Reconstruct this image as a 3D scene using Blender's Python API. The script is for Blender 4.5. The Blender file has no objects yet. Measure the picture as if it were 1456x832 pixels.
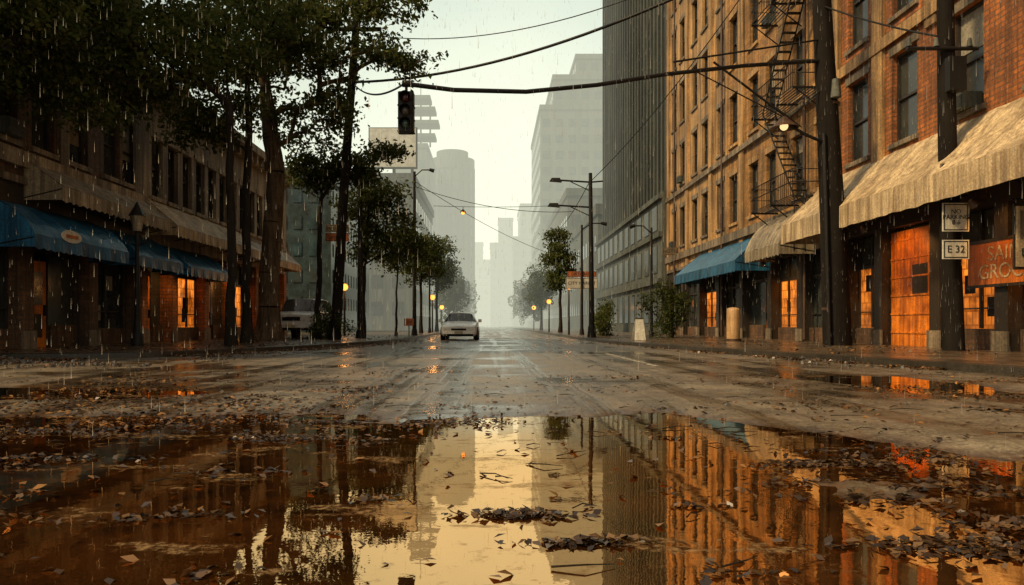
import bpy, math, random
import numpy as np
from mathutils import Vector, noise
random.seed(7); RNG=np.random.default_rng(11)
scene=bpy.context.scene
COL=scene.collection

# ---------------------------------------------------------------- materials
MATS={}
def nt(name):
    m=bpy.data.materials.new(name); m.use_nodes=True
    t=m.node_tree; t.nodes.clear()
    out=t.nodes.new('ShaderNodeOutputMaterial')
    return m,t,out
def L(t,a,b): t.links.new(a,b)
def rgba(c): return (c[0],c[1],c[2],1)
def mixc(t,fac,a,b,mode='MIX'):
    n=t.nodes.new('ShaderNodeMix'); n.data_type='RGBA'; n.blend_type=mode
    for sock,v in ((n.inputs[0],fac),(n.inputs[6],a),(n.inputs[7],b)):
        if isinstance(v,bpy.types.NodeSocket): t.links.new(v,sock)
        elif isinstance(v,(int,float)): sock.default_value=v
        else: sock.default_value=rgba(v)
    return n.outputs[2]
def math_(t,op,a,b=None,clamp=False):
    n=t.nodes.new('ShaderNodeMath'); n.operation=op; n.use_clamp=clamp
    for i,v in enumerate((a,b)):
        if v is None: continue
        if isinstance(v,bpy.types.NodeSocket): t.links.new(v,n.inputs[i])
        else: n.inputs[i].default_value=v
    return n.outputs[0]
def noise_(t,vec,scale,detail=4,rough=.6,sc=None):
    if sc:
        mp=t.nodes.new('ShaderNodeMapping'); mp.inputs['Scale'].default_value=sc
        t.links.new(vec,mp.inputs['Vector']); vec=mp.outputs[0]
    n=t.nodes.new('ShaderNodeTexNoise'); n.inputs['Scale'].default_value=scale
    n.inputs['Detail'].default_value=detail; n.inputs['Roughness'].default_value=rough
    t.links.new(vec,n.inputs['Vector']); return n.outputs[0]
def ramp(t,fac,a,b,c=0,d=1):
    n=t.nodes.new('ShaderNodeMapRange'); n.inputs[1].default_value=a; n.inputs[2].default_value=b
    n.inputs[3].default_value=c; n.inputs[4].default_value=d
    t.links.new(fac,n.inputs[0]); return n.outputs[0]
def bump_(t,h,strength,dist=.02):
    n=t.nodes.new('ShaderNodeBump'); n.inputs['Strength'].default_value=strength
    n.inputs['Distance'].default_value=dist; t.links.new(h,n.inputs['Height']); return n.outputs[0]
def wallvec(t,v):
    sx=t.nodes.new('ShaderNodeSeparateXYZ'); L(t,v,sx.inputs[0])
    cx=t.nodes.new('ShaderNodeCombineXYZ')
    L(t,math_(t,'ADD',sx.outputs[0],sx.outputs[1]),cx.inputs[0]); L(t,sx.outputs[2],cx.inputs[1])
    return cx.outputs[0],sx

def grimy(name,base,dark=None,rough=.8,streak=.6,blotch=.5,scale=1.0,bump=.3,metal=0,brick=None,mortar=None,spec=.5):
    """weathered surface: blotches + vertical rain streaks, optional brick courses"""
    if name in MATS: return MATS[name]
    m,t,out=nt(name)
    p=t.nodes.new('ShaderNodeBsdfPrincipled'); L(t,p.outputs[0],out.inputs[0])
    p.inputs['Specular IOR Level'].default_value=spec
    tc=t.nodes.new('ShaderNodeTexCoord'); v=tc.outputs['Object']
    if dark is None: dark=tuple(c*.35 for c in base)
    h=None
    if brick:
        cv,_=wallvec(t,v)
        b=t.nodes.new('ShaderNodeTexBrick'); L(t,cv,b.inputs['Vector'])
        b.inputs['Scale'].default_value=1; b.inputs['Brick Width'].default_value=brick[0]; b.inputs['Row Height'].default_value=brick[1]
        b.inputs['Mortar Size'].default_value=brick[2]; b.inputs['Color1'].default_value=rgba(base)
        b.inputs['Color2'].default_value=rgba(tuple(c*.45 for c in base)); b.inputs['Mortar'].default_value=rgba(mortar or dark)
        b.inputs['Bias'].default_value=-.2
        c0=b.outputs['Color']; h=b.outputs['Fac']
    else:
        c0=mixc(t,0.0,base,base)
    n1=ramp(t,noise_(t,v,.55*scale,4,.65),.38,.66)
    c1=mixc(t,math_(t,'MULTIPLY',n1,blotch),c0,dark)
    n2=ramp(t,noise_(t,v,1.0,3,.7,(2.6*scale,2.6*scale,.16*scale)),.42,.66)
    c2=mixc(t,math_(t,'MULTIPLY',n2,streak),c1,dark)
    n3=noise_(t,v,14*scale,3,.75)
    c3=mixc(t,.65,c2,mixc(t,ramp(t,n3,.3,.75),(.25,.25,.25),(1.55,1.55,1.55)),'MULTIPLY')
    if streak>.5:
        n4=ramp(t,noise_(t,v,1.0,2,.6,(11*scale,11*scale,.22*scale)),.50,.68)
        c3=mixc(t,math_(t,'MULTIPLY',n4,streak*.75),c3,dark)
    L(t,c3,p.inputs['Base Color'])
    p.inputs['Metallic'].default_value=metal
    rr=t.nodes.new('ShaderNodeMapRange'); rr.inputs[3].default_value=max(.05,rough-.25); rr.inputs[4].default_value=min(1,rough+.1)
    L(t,n3,rr.inputs[0]); L(t,rr.outputs[0],p.inputs['Roughness'])
    hh=n3
    if h is not None: hh=math_(t,'SUBTRACT',n3,math_(t,'MULTIPLY',h,1.5))
    if bump: L(t,bump_(t,hh,bump),p.inputs['Normal'])
    MATS[name]=m; return m

def emis(name,col,strength):
    if name in MATS: return MATS[name]
    m,t,out=nt(name); e=t.nodes.new('ShaderNodeEmission'); e.inputs[0].default_value=rgba(col); e.inputs[1].default_value=strength
    L(t,e.outputs[0],out.inputs[0]); MATS[name]=m; return m
def glassmat(name,base=(.012,.016,.016),rough=.12,lit=None):
    if name in MATS: return MATS[name]
    m,t,out=nt(name); p=t.nodes.new('ShaderNodeBsdfPrincipled'); L(t,p.outputs[0],out.inputs[0])
    tc=t.nodes.new('ShaderNodeTexCoord'); v=tc.outputs['Object']
    g=t.nodes.new('ShaderNodeNewGeometry')
    n=ramp(t,noise_(t,v,1.3,3,.6),.35,.7)
    c=mixc(t,n,base,tuple(min(1,x*3+.01) for x in base))
    c=mixc(t,math_(t,'MULTIPLY',g.outputs['Random Per Island'],.5),c,(.06,.055,.04))
    L(t,c,p.inputs['Base Color']); p.inputs['Roughness'].default_value=rough
    p.inputs['IOR'].default_value=1.5
    L(t,bump_(t,noise_(t,v,1.5,2),.08,.05),p.inputs['Normal'])
    if lit:
        # interior glow painted on the glass as emission: shelf pattern, dimmer toward the floor
        cv,sx=wallvec(t,v)
        b=t.nodes.new('ShaderNodeTexBrick'); L(t,cv,b.inputs['Vector']); b.inputs['Scale'].default_value=1; b.inputs['Brick Width'].default_value=.23; b.inputs['Row Height'].default_value=.37; b.inputs['Mortar Size'].default_value=.03; b.inputs['Mortar Smooth'].default_value=.4
        b.inputs['Color1'].default_value=(1,1,1,1); b.inputs['Color2'].default_value=(.25,.25,.25,1); b.inputs['Mortar'].default_value=(.06,.06,.06,1)
        sh=t.nodes.new('ShaderNodeSeparateColor'); L(t,b.outputs['Color'],sh.inputs[0])
        nn=ramp(t,noise_(t,v,.9,4,.7),.34,.58,.10,1)
        k=math_(t,'MULTIPLY',ramp(t,sh.outputs[0],0,1,.35,1),nn)
        k=math_(t,'MULTIPLY',k,ramp(t,sx.outputs[2],.3,2.8,.3,1.0))
        L(t,mixc(t,k,(lit[0]*.04,lit[1]*.02,0),lit),p.inputs['Emission Color']); p.inputs['Emission Strength'].default_value=1.9
    MATS[name]=m; return m

def leafmat(name,c1,c2,c3,trans=.25,rough=.6):
    m,t,out=nt(name); g=t.nodes.new('ShaderNodeNewGeometry'); r=g.outputs['Random Per Island']
    tc=t.nodes.new('ShaderNodeTexCoord')
    cr=t.nodes.new('ShaderNodeValToRGB'); L(t,r,cr.inputs[0])
    cr.color_ramp.elements[0].color=rgba(c1); cr.color_ramp.elements[1].color=rgba(c3)
    e=cr.color_ramp.elements.new(.55); e.color=rgba(c2)
    n=ramp(t,noise_(t,tc.outputs['Object'],.7,2),.35,.65)
    c=mixc(t,n,cr.outputs[0],mixc(t,1.0,cr.outputs[0],(.5,.48,.42),'MULTIPLY'))
    if trans>.1:
        p=t.nodes.new('ShaderNodeBsdfDiffuse'); L(t,c,p.inputs['Color'])
        tr=t.nodes.new('ShaderNodeBsdfTranslucent'); L(t,c,tr.inputs[0])
        mx=t.nodes.new('ShaderNodeMixShader'); mx.inputs[0].default_value=trans
        L(t,p.outputs[0],mx.inputs[1]); L(t,tr.outputs[0],mx.inputs[2]); L(t,mx.outputs[0],out.inputs[0])
    else:
        p=t.nodes.new('ShaderNodeBsdfPrincipled'); L(t,c,p.inputs['Base Color']); p.inputs['Roughness'].default_value=rough
        L(t,p.outputs[0],out.inputs[0])
    return m

M_brick=grimy('brick_orange',(.66,.20,.032),(.06,.027,.011),streak=.72,blotch=.55,brick=(.36,.125,.018),mortar=(.26,.13,.055),bump=.7)
M_ochre=grimy('brick_ochre',(.64,.31,.072),(.08,.045,.018),streak=.82,blotch=.6,brick=(.36,.125,.013),mortar=(.38,.22,.08),bump=.5)
M_plaster=grimy('plaster_tan',(.62,.37,.14),(.08,.05,.023),streak=.92,blotch=.6)
M_brown=grimy('brick_brown',(.23,.11,.046),(.020,.014,.009),streak=.8,blotch=.6,brick=(.36,.125,.014),mortar=(.13,.09,.055),bump=.5)
M_cream=grimy('stone_cream',(.46,.37,.24),(.07,.054,.032),streak=.95,blotch=.6)
M_stone=grimy('stone_trim',(.30,.235,.15),(.042,.033,.022),streak=.95,blotch=.6)
M_greyw=grimy('wall_grey_green',(.12,.13,.105),(.020,.026,.021),streak=.9,blotch=.5)
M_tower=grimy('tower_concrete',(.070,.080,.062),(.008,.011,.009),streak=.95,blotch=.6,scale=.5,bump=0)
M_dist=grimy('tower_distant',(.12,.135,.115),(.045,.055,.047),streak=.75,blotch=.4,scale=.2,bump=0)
M_glass=glassmat('window_glass')
M_tglass=glassmat('tower_glass',(.014,.030,.034),.18)
M_litg=glassmat('shop_glass_lit',(.03,.012,.004),.2,lit=(1.0,.26,.025))
M_frame=grimy('window_frame',(.036,.031,.025),rough=.6,streak=.3)
M_dark=grimy('dark_recess',(.016,.013,.010),(.006,.005,.004),rough=.7)
M_blind=grimy('blind',(.34,.31,.23),streak=.5,bump=0)
M_shop=grimy('shopfront_paint',(.042,.031,.020),(.010,.008,.006),rough=.5)
M_orange=grimy('orange_painted_door',(.94,.28,.020),(.16,.032,.006),rough=.5,streak=.75,blotch=.85,scale=2.2)
M_blue=grimy('awning_blue',(.025,.16,.31),(.008,.035,.065),rough=.45,streak=.85,blotch=.6,scale=1.6)
M_cloth=grimy('awning_canvas',(.70,.54,.31),(.17,.11,.055),rough=.7,streak=.8,blotch=.55,scale=1.3)
M_cloth2=grimy('awning_canvas_pale',(.44,.36,.23),(.09,.068,.04),rough=.7,streak=.9,blotch=.6,scale=1.3)
M_wood=grimy('pole_wood',(.020,.016,.012),(.007,.006,.005),rough=.95,streak=.6,scale=3,spec=.12)
M_bark=grimy('bark',(.17,.115,.065),(.02,.015,.010),rough=.9,streak=.85,scale=3,bump=1,spec=.2)
M_barkd=grimy('bark_dark',(.035,.027,.018),(.010,.008,.006),rough=.95,streak=.7,scale=3,bump=.8,spec=.15)
M_iron=grimy('black_iron',(.015,.014,.012),(.007,.006,.005),rough=.6,streak=.3,scale=3,spec=.25)
M_rust=grimy('rusty_metal',(.10,.05,.025),(.02,.012,.008),rough=.6,scale=3)
M_white=grimy('sign_white',(.74,.72,.60),(.30,.26,.18),rough=.4,streak=.45,scale=3,bump=0)
M_ink=grimy('sign_ink',(.035,.04,.035),rough=.5,bump=0)
M_signtan=grimy('sign_tan',(.30,.23,.14),(.07,.05,.03),rough=.5,scale=3,bump=0)
M_signor=grimy('sign_orange',(.66,.18,.025),(.16,.045,.012),rough=.5,scale=3,bump=0)
M_boll=grimy('bollard_paint',(.66,.40,.17),(.18,.10,.045),rough=.5,scale=3)
M_carw=grimy('car_paint_white',(.78,.78,.72),(.42,.41,.36),rough=.3,streak=.2,blotch=.3,scale=2,bump=0)
M_cars=grimy('car_paint_silver',(.62,.63,.58),(.28,.28,.25),rough=.35,streak=.2,blotch=.3,scale=2,bump=0)
M_tyre=grimy('tyre',(.012,.012,.012),rough=.9,spec=.2)
M_cglass=glassmat('car_glass',(.012,.014,.015),.06)
M_head=grimy('headlamp',(.7,.68,.58),rough=.15,bump=0,streak=.1)
M_tail=grimy('lamp_lens_red',(.35,.03,.015),rough=.2,bump=0)
M_plat=grimy('plate',(.5,.45,.25),rough=.5,bump=0)
M_glow=emis('lamp_glow_orange',(1,.32,.05),3.0)
M_glow2=emis('lamp_glow_warm',(1,.62,.28),1.4)
M_leaf=leafmat('leaves_green',(.050,.072,.020),(.095,.122,.036),(.17,.18,.06),.38)
M_leafd=leafmat('leaves_dark',(.045,.066,.020),(.086,.110,.034),(.16,.17,.055),.4)
M_leaff=leafmat('fallen_leaves',(.018,.011,.007),(.095,.044,.014),(.36,.18,.052),.05,.35)
M_leafw=leafmat('wet_leaf_mat',(.016,.010,.007),(.05,.028,.013),(.20,.115,.050),.02,.35)
M_peb=grimy('dark_gravel',(.10,.085,.06),(.03,.025,.018),rough=.4,bump=0)

# ---------------------------------------------------------------- mesh builder
class B:
    def __init__(s,name,loc=(0,0,0)):
        s.name=name; s.loc=Vector(loc); s.parts={}; s.texts=[]
    def P(s,part,mat):
        k=(part,mat.name)
        if k not in s.parts: s.parts[k]=[[],[],mat,set()]
        return s.parts[k]
    def poly(s,part,mat,pts):
        p=s.P(part,mat); i=len(p[0]); p[0].extend(tuple(q) for q in pts); p[1].append(tuple(range(i,i+len(pts))))
    def mesh(s,part,mat,vs,fs,smooth=False):
        p=s.P(part,mat); i=len(p[0]); p[0].extend(tuple(q) for q in vs)
        for f in fs:
            if smooth: p[3].add(len(p[1]))
            p[1].append(tuple(i+a for a in f))
    def box(s,part,mat,x0,x1,y0,y1,z0,z1):
        x0,x1=sorted((x0,x1)); y0,y1=sorted((y0,y1)); z0,z1=sorted((z0,z1))
        vs=[(x0,y0,z0),(x1,y0,z0),(x1,y1,z0),(x0,y1,z0),(x0,y0,z1),(x1,y0,z1),(x1,y1,z1),(x0,y1,z1)]
        s.mesh(part,mat,vs,[(0,3,2,1),(4,5,6,7),(0,1,5,4),(1,2,6,5),(2,3,7,6),(3,0,4,7)])
    def text(s,body,mat,loc,size,rz=0):
        s.texts.append((body,mat,Vector(loc),size,rz))
    def tube(s,part,mat,pts,rs,n=8,caps=True):
        pts=[Vector(p) for p in pts]
        if not isinstance(rs,(list,tuple)): rs=[rs]*len(pts)
        vs=[];fs=[]
        for i,p in enumerate(pts):
            d=(pts[min(i+1,len(pts)-1)]-pts[max(i-1,0)])
            if d.length<1e-6: d=Vector((0,0,1))
            d.normalize()
            a=Vector((1,0,0)) if abs(d.x)<.8 else Vector((0,1,0))
            u=d.cross(a).normalized(); w=d.cross(u)
            for k in range(n):
                an=2*math.pi*k/n; vs.append(p+rs[i]*(math.cos(an)*u+math.sin(an)*w))
        for i in range(len(pts)-1):
            for k in range(n):
                a=i*n+k;b=i*n+(k+1)%n; fs.append((a,b,b+n,a+n))
        s.mesh(part,mat,vs,fs,True)
        if caps:
            s.mesh(part,mat,vs[:n],[tuple(range(n))]); s.mesh(part,mat,vs[-n:],[tuple(range(n))[::-1]])
    def ball(s,part,mat,c,r,nu=12,nv=8,sz=1):
        vs=[];fs=[]
        for j in range(nv+1):
            th=math.pi*j/nv
            for i in range(nu):
                ph=2*math.pi*i/nu; vs.append((c[0]+r*math.sin(th)*math.cos(ph),c[1]+r*math.sin(th)*math.sin(ph),c[2]+r*sz*math.cos(th)))
        for j in range(nv):
            for i in range(nu):
                a=j*nu+i;b=j*nu+(i+1)%nu; fs.append((a,b,b+nu,a+nu))
        s.mesh(part,mat,vs,fs,True)
    def done(s):
        objs=[]; multi=len(s.parts)>1
        if multi:
            e=bpy.data.objects.new(s.name,None); e.location=s.loc; e.empty_display_size=.3; COL.objects.link(e)
        for (part,mn),(vs,fs,mat,sm) in s.parts.items():
            nm=part if multi else s.name
            me=bpy.data.meshes.new(nm); me.from_pydata(vs,[],fs); me.materials.append(mat)
            if sm:
                fl=np.zeros(len(fs),bool); fl[list(sm)]=True; me.polygons.foreach_set('use_smooth',fl)
            me.update()
            o=bpy.data.objects.new(nm,me); COL.objects.link(o)
            if multi:
                o.parent=e; o.location=-s.loc
            objs.append(o)
        for body,mat,loc,size,rz in s.texts:
            cu=bpy.data.curves.new('lettering','FONT'); cu.body=body; cu.size=size; cu.align_x='CENTER'; cu.align_y='CENTER'; cu.extrude=.003; cu.space_line=.85
            cu.materials.append(mat); o=bpy.data.objects.new('lettering',cu); COL.objects.link(o); o.parent=e; o.location=loc-s.loc; o.rotation_euler=(math.radians(90),0,rz)
        return objs

# ---------------------------------------------------------------- ground + water
WL=-0.024
def sstep(a,b,x):
    t=max(0,min(1,(x-a)/(b-a))); return t*t*(3-2*t)
ISL=[(2.0,3.25,.75,.34,.038),(2.8,4.1,.8,.35,.040),(1.7,2.45,.40,.12,.034),(-2.6,3.95,.40,.15,.036),(-1.55,2.85,.34,.09,.036),(.12,2.85,.20,.06,.040),(.32,2.5,.16,.045,.038),
     (-1.3,3.75,.28,.10,.032),(-1.5,4.8,.6,.2,.036),(-3.2,5.0,.7,.25,.038),(1.9,3.9,.4,.12,.036),(-.9,5.6,.8,.18,.03),(-1.9,2.3,.22,.06,.034),(2.2,2.7,.35,.12,.036),(-2.9,3.2,.4,.10,.034)]
def gz(x,y):
    if not(-9<x<9 and -3<y<13): 
        return 0.0
    fade=sstep(9,7.8,abs(x))*sstep(13,11,y)*sstep(-3,-2,y)
    n1=noise.fractal((x*.75+3.1,y*.95+1.7,.3),1,2,4)
    n2=noise.fractal((x*4.5,y*6.5,2.3),1,2,4)
    edge=6.35+.75*noise.noise((x*.55,4.2,0))+.35*noise.noise((x*1.7,1.2,0))+.12*noise.noise((x*6,1.2,0))
    if x>1.6: edge-=(x-1.6)*1.05
    if x<-5.5: edge-=(-5.5-x)*1.4
    s=edge-y
    d=.078*sstep(-.15,1.1,s)
    q=((x+5.3)/2.0)**2+((y-7.9)/.85)**2
    d=max(d,.06*sstep(1.15,.5,q+.3*n1))
    q=((x-5.4)/1.0)**2+((y-9.2)/1.9)**2
    d=max(d,.05*sstep(1.1,.5,q+.3*n1))
    inside=min(1,d/.06)
    isl=0
    for (a,b_,c_,d_,h_) in ISL: 
        q=((x-a)/c_)**2+((y-b_)/d_)**2
        if q<6: isl=max(isl,h_*math.exp(-q)*(1.0+.7*n2))
    z=-d+n1*(.012+.022*inside)+n2*(.0035+.008*inside)+isl
    return z*fade
def axis(lo,hi,step,far,neg):
    a=list(np.arange(lo,hi,step)); s=step
    while a[-1]<far: s*=1.35; a.append(a[-1]+s)
    s=step; 
    while a[0]>neg: s*=1.35; a.insert(0,a[0]-s)
    return a
xs=axis(-7.5,7.5,.045,900,-900); ys=axis(1.2,9.5,.04,1200,-300)
xs=sorted(set([round(x,4) for x in xs]+[-8.6,-8.2,-9.2,8.2,8.6,9.2])); ys=sorted(set([round(y,4) for y in ys]+[9.8,10.1,10.5,10.9,11.3,11.8,12.3,12.9,13.5]))
V=[(x,y,gz(x,y)) for y in ys for x in xs]; nx=len(xs)
F=[(j*nx+i,j*nx+i+1,(j+1)*nx+i+1,(j+1)*nx+i) for j in range(len(ys)-1) for i in range(nx-1)]
me=bpy.data.meshes.new('ground'); me.from_pydata(V,[],F); me.polygons.foreach_set('use_smooth',np.ones(len(F),bool)); me.update()
ground=bpy.data.objects.new('road',me); COL.objects.link(ground)
m,t,out=nt('wet_asphalt'); p=t.nodes.new('ShaderNodeBsdfPrincipled'); L(t,p.outputs[0],out.inputs[0])
tc=t.nodes.new('ShaderNodeTexCoord'); v=tc.outputs['Object']
sx=t.nodes.new('ShaderNodeSeparateXYZ'); L(t,v,sx.inputs[0])
big=noise_(t,v,.30,4,.65); mid=noise_(t,v,2.2,5,.7); fine=noise_(t,v,48,3,.75); grit=noise_(t,v,16,4,.75)
c=mixc(t,ramp(t,mid,.38,.62),(.060,.048,.032),(.20,.165,.105))
c=mixc(t,math_(t,'MULTIPLY',ramp(t,fine,.48,.62),.65),c,(.40,.33,.21))
c=mixc(t,math_(t,'MULTIPLY',ramp(t,grit,.52,.64),.6),c,(.02,.015,.010))
wetm=ramp(t,big,.49,.60)
c=mixc(t,math_(t,'MULTIPLY',wetm,.85),c,(.012,.010,.007))
stk=noise_(t,v,1.0,4,.6,(1.6,.05,1))
c=mixc(t,math_(t,'MULTIPLY',ramp(t,stk,.50,.62),.7),c,(.012,.010,.007))
mud=math_(t,'MULTIPLY',ramp(t,sx.outputs[2],.012,-.02),ramp(t,grit,.2,.5),True)
c=mixc(t,mud,c,mixc(t,ramp(t,mid,.4,.65),(.020,.011,.006),(.10,.050,.019)))
L(t,c,p.inputs['Base Color'])
r=math_(t,'ADD',math_(t,'MULTIPLY',wetm,-.30),math_(t,'ADD',math_(t,'MULTIPLY',mid,.26),.34))
r=math_(t,'SUBTRACT',r,math_(t,'MULTIPLY',ramp(t,stk,.48,.60),.22),True)
r=math_(t,'MAXIMUM',r,.08)
L(t,r,p.inputs['Roughness']); p.inputs['IOR'].default_value=2.0
dry=ramp(t,math_(t,'ADD',wetm,ramp(t,stk,.48,.60)),.2,1.0,1,.22)
hh=math_(t,'MULTIPLY',math_(t,'ADD',math_(t,'MULTIPLY',fine,.45),math_(t,'ADD',grit,math_(t,'MULTIPLY',mid,1.0))),dry)
L(t,bump_(t,hh,.55,.018),p.inputs['Normal'])
me.materials.append(m)

# standing water
m,t,out=nt('puddle_water'); tc=t.nodes.new('ShaderNodeTexCoord'); v=tc.outputs['Object']
n=noise_(t,v,1.4,5,.7); n5=noise_(t,v,9,4,.7); n6=noise_(t,v,.8,4,.6)
sc=noise_(t,v,1.0,6,.74,(1.1,2.3,1)); scg=noise_(t,v,30,3,.8)
scum=math_(t,'MULTIPLY',ramp(t,sc,.56,.61),ramp(t,scg,.35,.55,.30,1))
dc=mixc(t,ramp(t,n,.35,.65),(.010,.006,.003),(.12,.042,.010))
dc=mixc(t,scum,dc,mixc(t,ramp(t,scg,.4,.65),(.030,.018,.009),(.25,.16,.075)))
df=t.nodes.new('ShaderNodeBsdfDiffuse'); L(t,dc,df.inputs[0])
gl=t.nodes.new('ShaderNodeBsdfGlossy'); gl.inputs['Roughness'].default_value=.005
fr=t.nodes.new('ShaderNodeFresnel'); fr.inputs[0].default_value=3.0
clr=mixc(t,ramp(t,n6,.42,.70),(1,.97,.85),(1,.78,.50))
L(t,mixc(t,ramp(t,fr.outputs[0],.41,.56),(1,.62,.30),clr),gl.inputs[0])
bw=bump_(t,math_(t,'ADD',noise_(t,v,5,3,.5),math_(t,'MULTIPLY',n5,.25)),.020,.03)
L(t,bw,gl.inputs['Normal'])
f2=math_(t,'MULTIPLY',math_(t,'ADD',math_(t,'MULTIPLY',fr.outputs[0],1.15),.36),math_(t,'SUBTRACT',1.0,math_(t,'MULTIPLY',ramp(t,n5,.58,.70),.45)),True)
f2=math_(t,'MULTIPLY',f2,math_(t,'SUBTRACT',1.0,math_(t,'MULTIPLY',scum,.72)))
mx=t.nodes.new('ShaderNodeMixShader'); L(t,f2,mx.inputs[0]); L(t,df.outputs[0],mx.inputs[1]); L(t,gl.outputs[0],mx.inputs[2]); L(t,mx.outputs[0],out.inputs[0])
wb=B('puddle_water'); wb.poly('water',m,[(-7.9,-1.9,WL),(7.9,-1.9,WL),(7.9,11,WL),(-7.9,11,WL)]); wb.done()

# sidewalks
m,t,out=nt('wet_pavement'); p=t.nodes.new('ShaderNodeBsdfPrincipled'); L(t,p.outputs[0],out.inputs[0])
tc=t.nodes.new('ShaderNodeTexCoord'); v=tc.outputs['Object']
b=t.nodes.new('ShaderNodeTexBrick'); L(t,v,b.inputs['Vector']); b.offset=0; b.inputs['Scale'].default_value=1; b.inputs['Brick Width'].default_value=1.5; b.inputs['Row Height'].default_value=1.5; b.inputs['Mortar Size'].default_value=.02
b.inputs['Color1'].default_value=(.16,.12,.078,1); b.inputs['Color2'].default_value=(.10,.078,.05,1); b.inputs['Mortar'].default_value=(.02,.017,.012,1)
n=noise_(t,v,.8,5,.7)
c=mixc(t,ramp(t,n,.4,.65),b.outputs[0],(.024,.017,.011)); c=mixc(t,math_(t,'MULTIPLY',ramp(t,noise_(t,v,3,4,.7),.5,.68),.6),c,(.20,.085,.026))
L(t,c,p.inputs['Base Color']); rr=t.nodes.new('ShaderNodeMapRange'); rr.inputs[3].default_value=.10; rr.inputs[4].default_value=.45; L(t,n,rr.inputs[0]); L(t,rr.outputs[0],p.inputs['Roughness'])
p.inputs['IOR'].default_value=1.6
L(t,bump_(t,noise_(t,v,12,3,.7),.2,.01),p.inputs['Normal']); M_pave=m
M_kerb=grimy('kerb_stone',(.05,.043,.032),(.012,.010,.008),rough=.4,streak=.3,scale=3)
def sidewalk(kp,outer,name):
    sg=1 if outer>0 else -1
    w=B(name); 
    ins=[]
    for i,(x,y) in enumerate(kp):
        a=Vector(kp[max(i-1,0)]); c_=Vector(kp[min(i+1,len(kp)-1)]); d=(c_-a).normalized()
        nrm=Vector((d.y,-d.x)); 
        if nrm.x*sg<0: nrm=-nrm
        ins.append((x+nrm.x*.17,y+nrm.y*.17))
    for i in range(len(kp)-1):
        (x0,y0),(x1,y1)=kp[i],kp[i+1]; (a0,b0),(a1,b1)=ins[i],ins[i+1]
        w.poly('pavement',M_pave,[(a0,b0,.128),(a1,b1,.128),(outer,b1,.128),(outer,b0,.128)])
        w.poly('kerb',M_kerb,[(x0,y0,-.05),(x1,y1,-.05),(x1,y1,.12),(x0,y0,.12)])
        w.poly('kerb',M_kerb,[(x0,y0,.12),(x1,y1,.12),(a1,b1,.136),(a0,b0,.136)])
    w.done()
def smooth(pts,n=4):
    for _ in range(n):
        q=[pts[0]]
        for a,b_ in zip(pts,pts[1:]):
            q+= [(a[0]*.75+b_[0]*.25,a[1]*.75+b_[1]*.25),(a[0]*.25+b_[0]*.75,a[1]*.25+b_[1]*.75)]
        pts=q+[pts[-1]]
    return pts
KR=smooth([(40,4.5),(12,5.2),(8.7,6.5),(7.8,10.3),(5.5,21.4),(4.4,30),(4.35,60)],3)+[(4.35,400)]
KL=smooth([(-60,14.6),(-11,15.1),(-8.2,15.4),(-6.9,18),(-5.6,22),(-4.6,27),(-4.25,33),(-4.2,60)],3)+[(-4.2,400)]
sidewalk(KR,90,'sidewalk'); sidewalk(KL,-90,'sidewalk')
m,t,out=nt('worn_road_paint'); p=t.nodes.new('ShaderNodeBsdfPrincipled'); tc=t.nodes.new('ShaderNodeTexCoord'); v=tc.outputs['Object']
p.inputs['Base Color'].default_value=(.5,.47,.38,1); p.inputs['Roughness'].default_value=.4
tr=t.nodes.new('ShaderNodeBsdfTransparent'); mx=t.nodes.new('ShaderNodeMixShader'); L(t,ramp(t,noise_(t,v,7,5,.75),.44,.58),mx.inputs[0]); L(t,tr.outputs[0],mx.inputs[1]); L(t,p.outputs[0],mx.inputs[2]); L(t,mx.outputs[0],out.inputs[0])
w=B('lane_marking')
for (a,b_) in ((12.6,18.5),(22,27),(33,38),(45,50),(60,65)):
    w.poly('line',m,[(2.9,a,.006),(3.03,a,.006),(3.03,b_,.006),(2.9,b_,.006)])
w.done()

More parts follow.
